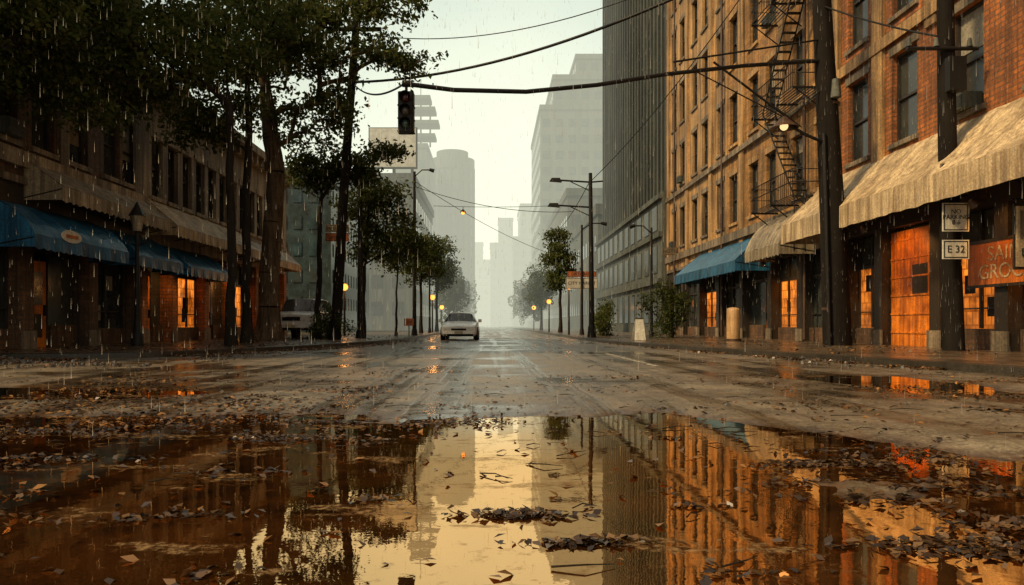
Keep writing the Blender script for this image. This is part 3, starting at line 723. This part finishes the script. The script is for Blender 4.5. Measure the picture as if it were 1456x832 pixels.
for x in (9.95,10.6,11.4): b.tube('insulators',M_greyw,[(x,16.8,7.4),(x,16.8,7.6)],[.07,.04],7)
b.box('junction_box',M_iron,10.8,11.2,16.6,16.79,6.3,7.1)
b.done()
def flatsign(name,x0,x1,y,z0,z1,mat,txt,size,ink=None,rim=True):
    b=B(name,((x0+x1)/2,y,z0)); ink=ink or M_ink
    b.box('panel',mat,x0,x1,y,y+.03,z0,z1)
    if rim:
        e=.025; 
        b.box('border',ink,x0+e,x1-e,y-.004,y-.001,z1-2*e,z1-e); b.box('border',ink,x0+e,x1-e,y-.004,y-.001,z0+e,z0+2*e)
        b.box('border',ink,x0+e,x0+2*e,y-.004,y-.001,z0+2*e,z1-2*e); b.box('border',ink,x1-2*e,x1-e,y-.004,y-.001,z0+2*e,z1-2*e)
    b.text(txt,ink,((x0+x1)/2,y-.006,(z0+z1)/2),size)
    b.tube('mount',M_iron,[((x0+x1)/2,y+.035,(z0+z1)/2),((x0+x1)/2,y+.2,(z0+z1)/2)],.02,5)
    b.done()
flatsign('street_sign',10.55,11.2,16.55,3.85,4.55,M_signtan,'MAIN\nSTREET',.17)
flatsign('parking_sign',10.6,11.22,16.55,2.95,3.62,M_white,'NO\nPARKING\n8-6',.15)
flatsign('route_sign',10.6,11.22,16.55,2.3,2.75,M_white,'E 32',.24)
b=B('utility_pole',(-6.6,30,.1))
b.tube('pole',M_wood,[(-6.7,30,.1),(-6.3,30,7),(-5.7,30,15)],[.24,.2,.15],12)
b.box('crossarm',M_wood,-7,-4.7,29.75,29.87,13.2,13.35); b.done()
def cable(name,p0,p1,sag,r,mat=M_iron,n=24):
    p0=Vector(p0);p1=Vector(p1); b=B(name,p0)
    b.tube('cable',mat,[p0.lerp(p1,i/n)-Vector((0,0,sag*4*(i/n)*(1-i/n))) for i in range(n+1)],r,6); b.done()
b=B('signal_span_cable',(-2.2,18,6.9))
pts=[(-2.25,18,6.92),(-1.0,18.3,6.86),(.9,18.8,6.98),(2.9,19.5,7.4),(5.0,20.2,7.95),(7.5,20.9,8.45),(9.95,21.3,8.75)]
b.tube('span',M_iron,pts,.062,8); b.tube('clamp',M_iron,[(-2.3,18,6.92),(-2.05,18,6.92)],.09,8)
b.tube('stay',M_iron,[(5.2,20.2,8.3),(10.0,21.3,9.4)],.03,6)
b.done()
cable('overhead_cable',(-2.25,18,6.92),(-5.9,30,11.0),.35,.03)
cable('overhead_cable',(-5.9,30,11.1),(9.9,21.4,12.9),1.1,.055)
cable('overhead_cable',(-5.8,30,13.2),(9.0,21.1,12.8),1.4,.02)
cable('overhead_cable',(9.0,21.1,12.8),(4.9,35,7.9),.5,.018)
cable('overhead_cable',(4.9,35,8.0),(5.3,60,8.6),.4,.02)
cable('overhead_cable',(-4.6,42,9.0),(5.2,45,8.0),.5,.018)
cable('overhead_cable',(-4.6,42,9.3),(5.2,62,7.0),.4,.018)
cable('overhead_cable',(10.9,16.8,7.6),(9.95,21.4,10.5),.1,.025)
cable('overhead_cable',(10.9,16.8,11.6),(6,2,14),.5,.03)
def traffic_light(x,y,zt,s=1,lit=None):
    b=B('traffic_light',(x,y,zt-.5*s))
    W=.20*s; D=.16*s; H=1.02*s; z0=zt-H
    c_=.04*s
    ring=[(x-W+c_,y-D),(x+W-c_,y-D),(x+W,y-D+c_),(x+W,y+D-c_),(x+W-c_,y+D),(x-W+c_,y+D),(x-W,y+D-c_),(x-W,y-D+c_)]
    vs=[(a,q,z0) for a,q in ring]+[(a,q,zt) for a,q in ring]
    b.mesh('housing',M_iron,vs,[(i,(i+1)%8,(i+1)%8+8,i+8) for i in range(8)]+[tuple(range(8))[::-1],tuple(range(8,16))])
    b.tube('hanger',M_iron,[(x,y,zt),(x,y,zt+.2*s)],.04*s,6)
    for k in range(3):
        zc=zt-(.18+.33*k)*s
        cols=[(.06,.012,.008),(.10,.09,.07),(.05,.09,.07)]
        lm=grimy('signal_lens_%d'%k,cols[k],rough=.2,bump=0,streak=.2)
        b.ball('lens_%d'%k,lm,(x,y-D,zc),.115*s,12,8)
        vs=[];fs=[];n=14
        for i in range(n+1):
            an=math.radians(-30+240*i/n)
            for (yy,rr) in ((y-D,.135*s),(y-D-.2*s,.14*s)): vs.append((x+rr*math.cos(an),yy,zc+rr*math.sin(an)))
        for i in range(n): fs.append((2*i,2*i+1,2*i+3,2*i+2))
        b.mesh('visors',M_iron,vs,fs,True)
        b.box('dividers',M_iron,x-W-.012,x+W+.012,y-D-.012,y+D+.012,zc-.172*s,zc-.158*s)
    b.done()
traffic_light(-2.2,18,6.68)
b=B('hanging_lamp',(-2.5,60,10)); b.tube('hanger',M_iron,[(-2.5,60,10.85),(-2.5,60,10.55)],.03,6); b.tube('shade',M_iron,[(-2.5,60,10.6),(-2.5,60,10.35)],[.06,.28],10,False); b.ball('bulb',M_glow,(-2.5,60,10.32),.16); b.done()
cable('overhead_cable',(-5.0,60,10.9),(5.0,60,10.9),.1,.02)
b=B('street_lamp',(4.95,35,.1))
b.tube('pole',M_iron,[(4.95,35,.1),(4.92,35,4),(4.88,35,8.3)],[.15,.12,.09],10); b.tube('base',M_iron,[(4.95,35,.1),(4.95,35,.7)],[.24,.18],10)
for z,x0 in ((7.85,2.95),(6.6,2.85)):
    b.tube('arm',M_iron,[(4.9,35,z),(x0,35,z+.12)],.045,6)
    b.mesh('lamp_head',M_iron,[(x0-.1,34.85,z+.05),(x0+.5,34.85,z+.0),(x0+.5,35.15,z+.0),(x0-.1,35.15,z+.05),(x0,34.9,z+.2),(x0+.4,34.9,z+.2),(x0+.4,35.1,z+.2),(x0,35.1,z+.2)],[(0,3,2,1),(4,5,6,7),(0,1,5,4),(1,2,6,5),(2,3,7,6),(3,0,4,7)])
    b.tube('brace',M_iron,[(4.9,35,z-.45),(3.9,35,z+.02)],.025,5)
b.tube('arm',M_iron,[(4.9,35,7.85),(5.5,35,7.9)],.04,6)
b.done()
def simple_pole(name,x,y,h,r=.09,arm=None):
    b=B(name,(x,y,.1)); b.tube('pole',M_iron,[(x,y,.1),(x,y,h)],[r*1.3,r*.8],8); b.tube('base',M_iron,[(x,y,.1),(x,y,.5)],[r*2,r*1.5],8)
    if arm:
        b.tube('arm',M_iron,[(x,y,h-.3),(x+arm*.5,y,h+.1),(x+arm,y,h+.1)],.04,6); b.tube('lamp_head',M_iron,[(x+arm,y,h+.12),(x+arm*1.3,y,h+.04)],[.09,.12],8)
    b.done()
simple_pole('street_lamp',-6.2,33,8.0,.12,.5); simple_pole('street_lamp',-4.65,42,9.9,.10,.9)
simple_pole('utility_pole',5.6,44,7,.08,1.2); simple_pole('utility_pole',-4.9,55,7,.07)
simple_pole('street_lamp',8.6,38,6,.07,-.9)
b=B('lantern_street_lamp',(-10.6,21,.1))
b.tube('post',M_iron,[(-10.6,21,.1),(-10.6,21,.5),(-10.6,21,.55),(-10.6,21,1.0),(-10.6,21,3.5)],[.17,.17,.11,.08,.05],10)
b.tube('lantern_glass',M_cloth2,[(-10.6,21,3.55),(-10.6,21,4.0)],[.12,.2],6); b.tube('lantern_cap',M_iron,[(-10.6,21,4.0),(-10.6,21,4.25),(-10.6,21,4.42)],[.24,.1,.02],6)
for k in (-1,1): b.tube('scroll_arm',M_iron,[(-10.6,21,3.1),(-10.6+.25*k,21,3.2),(-10.6+.3*k,21,3.45),(-10.6+.12*k,21,3.5)],.02,5)
b.done()
def globe(x,y,h,r=.16,light=True):
    b=B('globe_street_lamp',(x,y,.1)); b.tube('post',M_iron,[(x,y,.1),(x,y,h-r)],[.07,.045],7); b.ball('globe',M_glow,(x,y,h),r); b.tube('cap',M_iron,[(x,y,h+r*.9),(x,y,h+r*1.2)],[r*.6,.02],7); b.done()
    if light:
        l=bpy.data.lights.new('lamp_light','POINT'); l.energy=80; l.color=(1,.40,.1); l.shadow_soft_size=.25; lo=bpy.data.objects.new('lamp_light',l); lo.location=(x,y-.5,h); COL.objects.link(lo)
globe(-8.4,40,2.9,.2); globe(-5.1,60,3.1,.22); globe(4.9,45,3.2,.18)
globe(-5.6,78,2.7,.24,False); globe(5.0,62,2.8,.2,False); globe(5.2,88,2.9,.26,False)
b=B('bracket_lamp',(9,21.4,6.5))
b.tube('arm',M_iron,[(10.2,21.3,6.2),(9.4,21.2,6.5),(8.9,21.1,6.75)],.05,7)
b.tube('shade',M_rust,[(8.75,21.1,7.0),(8.75,21.1,6.85),(8.75,21.1,6.65)],[.05,.2,.42],14,False); b.ball('bulb',M_glow2,(8.75,21.1,6.7),.12)
b.tube('stay',M_iron,[(10.1,21.3,8.0),(8.9,21.1,6.95)],.02,5); b.tube('stay',M_iron,[(8.8,21.1,7.0),(6.6,21.0,8.6)],.035,5); b.tube('stay',M_iron,[(8.8,21.1,6.95),(6.0,20.9,8.3)],.02,5)
b.done()

# ---------------------------------------------------------------- street furniture + signs
b=B('bollard',(9.25,27,.13))
b.tube('post',M_boll,[(9.25,27,.13),(9.25,27,1.3),(9.25,27,1.38),(9.25,27,1.42)],[.25,.25,.22,.1],18); b.tube('foot',M_rust,[(9.25,27,.13),(9.25,27,.22)],.3,18); b.done()
b=B('sandwich_board',(5.9,28.5,.13))
for s_ in (-1,1): b.mesh('board',M_white,[(5.7,28.5+s_*.3,.14),(6.15,28.5+s_*.3,.14),(6.1,28.5+s_*.03,1.0),(5.8,28.5+s_*.03,1.0),(5.7,28.5+s_*.33,.14),(6.15,28.5+s_*.33,.14),(6.1,28.5+s_*.06,1.0),(5.8,28.5+s_*.06,1.0)],[(0,1,2,3),(7,6,5,4),(0,4,5,1),(1,5,6,2),(2,6,7,3),(3,7,4,0)])
b.box('hinge',M_iron,5.78,6.12,28.42,28.58,1.0,1.03); b.done()
flatsign('shop_sign',12.0-1.1,11.9,45,5.2,5.7,M_signtan,'HOTEL',.32)
flatsign('hanging_shop_sign',-7.9,-6.8,33.3,4.7,5.1,M_signor,'CAFE BAR',.2); flatsign('hanging_shop_sign',-7.9,-6.8,33.3,5.15,5.5,M_signtan,'PHARMACY',.18)
flatsign('street_banner_sign',4.6,6.6,44,3.0,3.7,M_white,'CITY MARKET',.28); flatsign('street_banner_sign',4.7,6.5,44,3.75,4.1,M_signor,'OPEN DAILY',.24)
b=B('warning_sign',(-4.5,38,.1)); b.tube('post',M_iron,[(-4.5,38,.1),(-4.5,38,1.1)],.03,6); b.box('panel',M_signor,-4.75,-4.25,37.93,37.96,.7,1.1); b.text('STOP',M_ink,(-4.5,37.925,.9),.16); b.done()
b=B('shop_wall_sign',(11.9,15.8,2)); b.box('panel',M_signor,11.90,11.99,14.6,17.6,1.7,2.75); b.box('frame',M_shop,11.88,11.899,14.55,17.65,1.65,1.72); b.box('frame',M_shop,11.88,11.899,14.55,17.65,2.73,2.8)
b.text('SAINT\nGROCER',M_cloth,(11.89,16.2,2.22),.5,-math.pi/2); b.done()
b=B('projecting_shop_sign',(11.4,15.6,2.9)); b.box('panel',M_cloth,11.25,11.9,15.1,15.18,2.0,3.3); b.box('frame',M_shop,11.21,11.94,15.12,15.16,1.94,3.36); b.box('panel_inset',M_signtan,11.33,11.82,15.09,15.099,2.6,3.2); b.tube('bracket',M_iron,[(12,15.14,3.45),(11.2,15.14,3.45)],.03,6); b.text('DELI',M_ink,(11.58,15.085,2.3),.24); b.done()
b=B('oval_sign',(-10.7,18,3)); vs=[(-10.76,18+.45*math.cos(a),3.0+.16*math.sin(a)) for a in np.linspace(0,2*math.pi,21)[:-1]]; b.poly('panel',M_white,vs); b.box('lettering_bar',M_signor,-10.755,-10.74,17.75,18.25,2.96,3.04); b.done()

# ---------------------------------------------------------------- vehicles (front faces -y)
def vehicle(name,X,Y,paint,st,wheels,wr,W,gl_rng,hl):
    b=B(name,(X,Y,0))
    rings=[]
    for (y,w,zb,zbelt,zr,wr_) in st:
        h=[(w*.86,zb),(w*.97,zb+.1),(w,(zb+zbelt)*.5),(w*.97,zbelt-.04),(w*.93,zbelt),(wr_,zr-.05 if zr>zbelt+.1 else zr),(wr_*.85,zr),(0,zr+.025)]
        rings.append([(X+a,Y+y,z) for a,z in h]+[(X-a,Y+y,z) for a,z in reversed(h[:-1])])
    n=len(rings[0])
    for i in range(len(rings)-1):
        s0,s1=st[i],st[i+1]; cab0=s0[4]>s0[3]+.1; cab1=s1[4]>s1[3]+.1
        for k in range(n-1):
            q=[rings[i][k],rings[i][k+1],rings[i+1][k+1],rings[i+1][k]]
            side=k in (4,n-6); top=k in (5,6,n-8,n-7)
            g=(side and (cab0 or cab1)) or (top and cab0!=cab1)
            b.mesh('glass' if g else 'body',M_cglass if g else paint,q,[(0,1,2,3)],not g)
        b.mesh('underside',M_tyre,[rings[i][0],rings[i+1][0],rings[i+1][-1],rings[i][-1]],[(0,1,2,3)])
    b.poly('body',paint,rings[0]); b.poly('body',paint,rings[-1][::-1])
    y0=Y+st[0][0]; w0=st[0][1]; y1=Y+st[-1][0]
    zb,zt=st[0][2],st[0][3]
    b.box('grille',M_tyre,X-w0*.45,X+w0*.45,y0-.03,y0+.02,zt-.25,zt-.08)
    for s_ in (-1,1):
        b.box('headlamps',hl,X+s_*w0*.52,X+s_*w0*.9,y0-.04,y0+.05,zt-.24,zt-.08)
        b.box('tail_lamps',M_tail,X+s_*w0*.55,X+s_*w0*.92,y1-.05,y1+.03,zt-.1,zt+.1)
        b.box('mirrors',paint,X+s_*(W+.0),X+s_*(W+.17),Y+gl_rng,Y+gl_rng+.1,st[2][3]+.02,st[2][3]+.17)
        for wy in wheels:
            b.tube('tyres',M_tyre,[(X+s_*(W-.22),Y+wy,wr),(X+s_*(W+.01),Y+wy,wr)],wr,18); b.tube('hubs',M_cars,[(X+s_*(W+.0),Y+wy,wr),(X+s_*(W+.02),Y+wy,wr)],wr*.6,12)
    b.box('bumper',paint,X-w0*.95,X+w0*.95,y0-.1,y0+.03,zb+.08,zb+.24); b.box('bumper_lower',M_tyre,X-w0*.85,X+w0*.85,y0-.05,y0+.05,zb-.04,zb+.07)
    b.box('licence_plate',M_plat,X-.2,X+.2,y0-.115,y0-.1,zb+.1,zb+.22)
    b.done()
vehicle('white_sedan_car',-1.6,33.5,M_carw,[(0,.80,.24,.66,.66,.6),(.25,.86,.2,.74,.74,.62),(1.1,.89,.2,.86,.88,.62),(1.35,.9,.2,.88,.92,.62),(2.0,.9,.2,.9,1.33,.58),(2.8,.9,.2,.92,1.38,.6),(3.4,.9,.2,.92,1.32,.58),(4.05,.89,.2,.92,.96,.6),(4.7,.84,.25,.86,.88,.6)],(.85,3.6),.32,.9,1.45,M_head)
vehicle('parked_suv_car',-8.75,30.6,M_cars,[(0,.86,.55,1.18,1.18,.7),(.2,.92,.51,1.25,1.27,.72),(1.0,.95,.51,1.33,1.35,.72),(1.5,.95,.51,1.35,1.91,.68),(3.0,.95,.51,1.35,1.98,.7),(4.3,.95,.51,1.35,1.93,.68),(4.7,.93,.53,1.33,1.37,.8)],(.85,3.8),.53,.95,1.15,M_head)

# ---------------------------------------------------------------- litter
rng=np.random.default_rng(21)
pts=[]
def addleaf(x,y,lift=.004):
    if -12<x<12:
        pts.append((x,y,max(gz(x,y),WL)+lift*random.uniform(.6,2)))
k=0
while k<4800:
    x=random.uniform(-8.5,8); y=5.2+abs(random.gauss(0,2.8))
    dens=noise.fractal((x*.8,y*1.1,5.5),1,2,5)+(.34 if x<-1.2 else -.10)-(y-6)*.03
    if random.random()<dens*1.3: addleaf(x,y); k+=1
k=0
while k<560:
    addleaf(random.uniform(-5,4.5),random.uniform(1.7,6.2)); k+=1
o=leaves_mesh('fallen_leaves',np.array(pts),.030,M_leaff,4.0,rng); COL.objects.link(o)
pts=[]
for (a,b_,c_,d_,h_) in ISL:
    for _ in range(int(1100*c_)):
        x=random.gauss(a,c_*.62); y=random.gauss(b_,d_*.62)
        if noise.fractal((x*2.5,y*5,3.3),1,2,4)>-.1: addleaf(x,y,.006)
for (a,b_) in ((-.9,2.15),(.9,3.0),(-2.2,3.2),(2.9,2.9),(.75,2.2),(-.5,3.1),(-3.4,4.2),(1.2,4.8)):
    for _ in range(24): addleaf(random.gauss(a,.09),random.gauss(b_,.045),.004)
o=leaves_mesh('wet_leaf_litter',np.array(pts),.024,M_leafw,3.5,rng); COL.objects.link(o)
pts=[]
def kerbx(K,y):
    for (x0,y0),(x1,y1) in zip(K,K[1:]):
        if y0<=y<=y1: return x0+(x1-x0)*(y-y0)/(y1-y0)
for _ in range(3600):
    y=15.6+abs(random.gauss(0,9)); k=kerbx(KL,y)
    if k is None: continue
    if noise.noise((y*.6,1,1))>-.15: pts.append((k+abs(random.gauss(0,.5)),y,.006+random.random()*.02))
for _ in range(1600):
    x=random.uniform(-13,-8.6); pts.append((x,15.1-abs(random.gauss(0,.5))-.1,.006+random.random()*.03))
for _ in range(1500):
    y=9+abs(random.gauss(0,9)); k=kerbx(KR,y)
    if k is None: continue
    if noise.noise((y*.6,7,1))>-.05: pts.append((k-abs(random.gauss(0,.3)),y,.006+random.random()*.02))
o=leaves_mesh('kerb_leaf_drift',np.array(pts),.045,M_leaff,3.0,rng); COL.objects.link(o)
pts=[]
for _ in range(1700):
    y=random.uniform(14,40); x=random.choice([-1,-1,1])*random.uniform(4.3+max(0,(30-y))*.2,11.5)
    if x<0 and y<16: continue
    pts.append((x,y,.145))
o=leaves_mesh('fallen_leaves',np.array(pts),.055,M_leaff,4.0,rng); COL.objects.link(o)
b=B('rubble')
for (cx,cy,n_,sx_,sy_) in ((-9.9,13.9,260,.8,.3),(-7.3,12.6,90,.7,.25),(6.4,14.0,60,.3,1.2),(-6.0,17.0,80,.3,1.5)):
  for _ in range(n_):
    x=random.gauss(cx,sx_); y=random.gauss(cy,sy_); h=.12*math.exp(-((x-cx)/sx_)**2-((y-cy)/sy_)**2)
    s_=random.uniform(.015,.065); z=h*random.random(); n=6; an=random.uniform(0,6)
    top=[(x+s_*random.uniform(.6,1.1)*math.cos(an+k*math.pi/3),y+s_*random.uniform(.6,1.1)*math.sin(an+k*math.pi/3)) for k in range(n)]
    vs=[(p[0],p[1],z-.01) for p in top]+[(x+(p[0]-x)*.7,y+(p[1]-y)*.7,z+s_*random.uniform(.4,.8)) for p in top]
    b.mesh('chunks',random.choice([M_peb,M_peb,M_brown]),vs,[(k,(k+1)%n,(k+1)%n+n,k+n) for k in range(n)]+[tuple(range(n,2*n))])
b.done()
b=B('twigs')
for _ in range(120):
    x,y=(random.uniform(-6,4.5),random.uniform(2,9)); a=random.gauss(0,.5); l=random.uniform(.06,.28); z=max(gz(x,y),WL)+.008
    p0=Vector((x,y,z)); d=Vector((math.cos(a),math.sin(a),0)); s_=Vector((-d.y,d.x,0))*random.uniform(-.2,.2)*l
    b.tube('twig',M_barkd,[p0,p0+d*l*.5+s_+Vector((0,0,.01)),p0+d*l],[.004,.003,.0015],4,False)
b.done()
b=B('gravel')
for _ in range(2600):
    x=random.uniform(-8,8); y=6.0+abs(random.gauss(0,2.4)); s_=random.uniform(.004,.010)*(1+random.random()**8*3)
    if y>14: continue
    z=gz(x,y); 
    if z<WL: continue
    a=random.uniform(0,3); c1,s1=math.cos(a)*s_,math.sin(a)*s_
    vs=[(x+c1,y+s1,z),(x-s1,y+c1,z),(x-c1,y-s1,z),(x+s1*1.2,y-c1*.8,z),(x,y,z+s_*.6)]
    b.mesh('stones',M_peb,vs,[(0,1,4),(1,2,4),(2,3,4),(3,0,4)])
b.done()
# falling rain drops
m,t,out=nt('raindrop'); df=t.nodes.new('ShaderNodeBsdfTranslucent'); df.inputs[0].default_value=(.9,.9,.82,1); tr=t.nodes.new('ShaderNodeBsdfTransparent'); mx=t.nodes.new('ShaderNodeMixShader'); mx.inputs[0].default_value=.4
L(t,tr.outputs[0],mx.inputs[1]); L(t,df.outputs[0],mx.inputs[2]); L(t,mx.outputs[0],out.inputs[0])
b=B('rain')
for _ in range(13000):
    y=3.5+28*random.random()**.6; x=random.uniform(-.8,.8)*y; z=random.uniform(0,1)*(.75+.5*y); l=random.uniform(.05,.13); r=random.uniform(.0014,.0028)
    b.mesh('drops',m,[(x-r,y,z),(x,y-r,z),(x+r,y,z),(x,y+r,z),(x,y,z+l),(x,y,z-r)],[(0,1,4),(1,2,4),(2,3,4),(3,0,4),(1,0,5),(2,1,5),(3,2,5),(0,3,5)])
b.done()

# ---------------------------------------------------------------- mist (haze: absorbs, its own emission stands in for scattered skylight)
m,t,out=nt('mist'); D_=.0037
va=t.nodes.new('ShaderNodeVolumeAbsorption'); va.inputs['Color'].default_value=(0,0,0,1); va.inputs['Density'].default_value=D_
em=t.nodes.new('ShaderNodeEmission'); em.inputs[0].default_value=(.97,.99,.77,1); em.inputs[1].default_value=D_
ad=t.nodes.new('ShaderNodeAddShader'); L(t,va.outputs[0],ad.inputs[0]); L(t,em.outputs[0],ad.inputs[1]); L(t,ad.outputs[0],out.inputs['Volume'])
b=B('mist'); b.box('mist',m,-130,130,60,460,-1,85); b.done()

# ---------------------------------------------------------------- sky, sun
w=bpy.data.worlds.new('World'); scene.world=w; w.use_nodes=True; t=w.node_tree; t.nodes.clear()
out=t.nodes.new('ShaderNodeOutputWorld')
el,az=math.radians(44),math.radians(-118)
sky=t.nodes.new('ShaderNodeTexSky'); sky.sky_type='NISHITA'; sky.sun_disc=False; sky.sun_elevation=el; sky.sun_rotation=az; sky.dust_density=4
b1=t.nodes.new('ShaderNodeBackground'); L(t,sky.outputs[0],b1.inputs[0]); b1.inputs[1].default_value=.05
tc=t.nodes.new('ShaderNodeTexCoord'); nv=t.nodes.new('ShaderNodeVectorMath'); nv.operation='NORMALIZE'; L(t,tc.outputs['Generated'],nv.inputs[0])
dp=t.nodes.new('ShaderNodeVectorMath'); dp.operation='DOT_PRODUCT'; L(t,nv.outputs[0],dp.inputs[0]); g=Vector((.02,1,.16)).normalized(); dp.inputs[1].default_value=g
cr=t.nodes.new('ShaderNodeValToRGB'); L(t,dp.outputs['Value'],cr.inputs[0])
e=cr.color_ramp.elements; e[0].position=0; e[0].color=(.38,.31,.20,1); e[1].position=1; e[1].color=(1.25,1.24,.94,1)
x=e.new(.72); x.color=(.30,.28,.21,1); x=e.new(.90); x.color=(.19,.27,.23,1); x=e.new(.965); x.color=(.66,.76,.62,1)
cl=noise_(t,nv.outputs[0],2.5,4,.6)
cc=mixc(t,.5,cr.outputs[0],mixc(t,ramp(t,cl,.3,.7),(.65,.70,.70),(1.2,1.15,1.05)),'MULTIPLY')
b2=t.nodes.new('ShaderNodeBackground'); L(t,cc,b2.inputs[0]); b2.inputs[1].default_value=1.0
ad=t.nodes.new('ShaderNodeAddShader'); L(t,b1.outputs[0],ad.inputs[0]); L(t,b2.outputs[0],ad.inputs[1]); L(t,ad.outputs[0],out.inputs[0])
sd=bpy.data.lights.new('sun','SUN'); sd.energy=3.9; sd.angle=math.radians(6); sd.color=(1,.72,.38); so=bpy.data.objects.new('sun',sd)
sdir=Vector((math.sin(az)*math.cos(el),math.cos(az)*math.cos(el),math.sin(el))); so.rotation_euler=sdir.to_track_quat('Z','Y').to_euler(); so.location=(0,0,60); COL.objects.link(so)

# ---------------------------------------------------------------- camera
cd=bpy.data.cameras.new('camera'); cam=bpy.data.objects.new('camera',cd); COL.objects.link(cam)
cam.location=(0,0,.75); cam.rotation_euler=(math.radians(90),0,0); cd.sensor_width=36; cd.lens=24.73
cd.shift_x=28/1456; cd.shift_y=46/1456; cd.clip_end=3000; cd.clip_start=.05; scene.camera=cam
scene.view_settings.view_transform='Standard'; scene.view_settings.look='None'; scene.view_settings.exposure=0
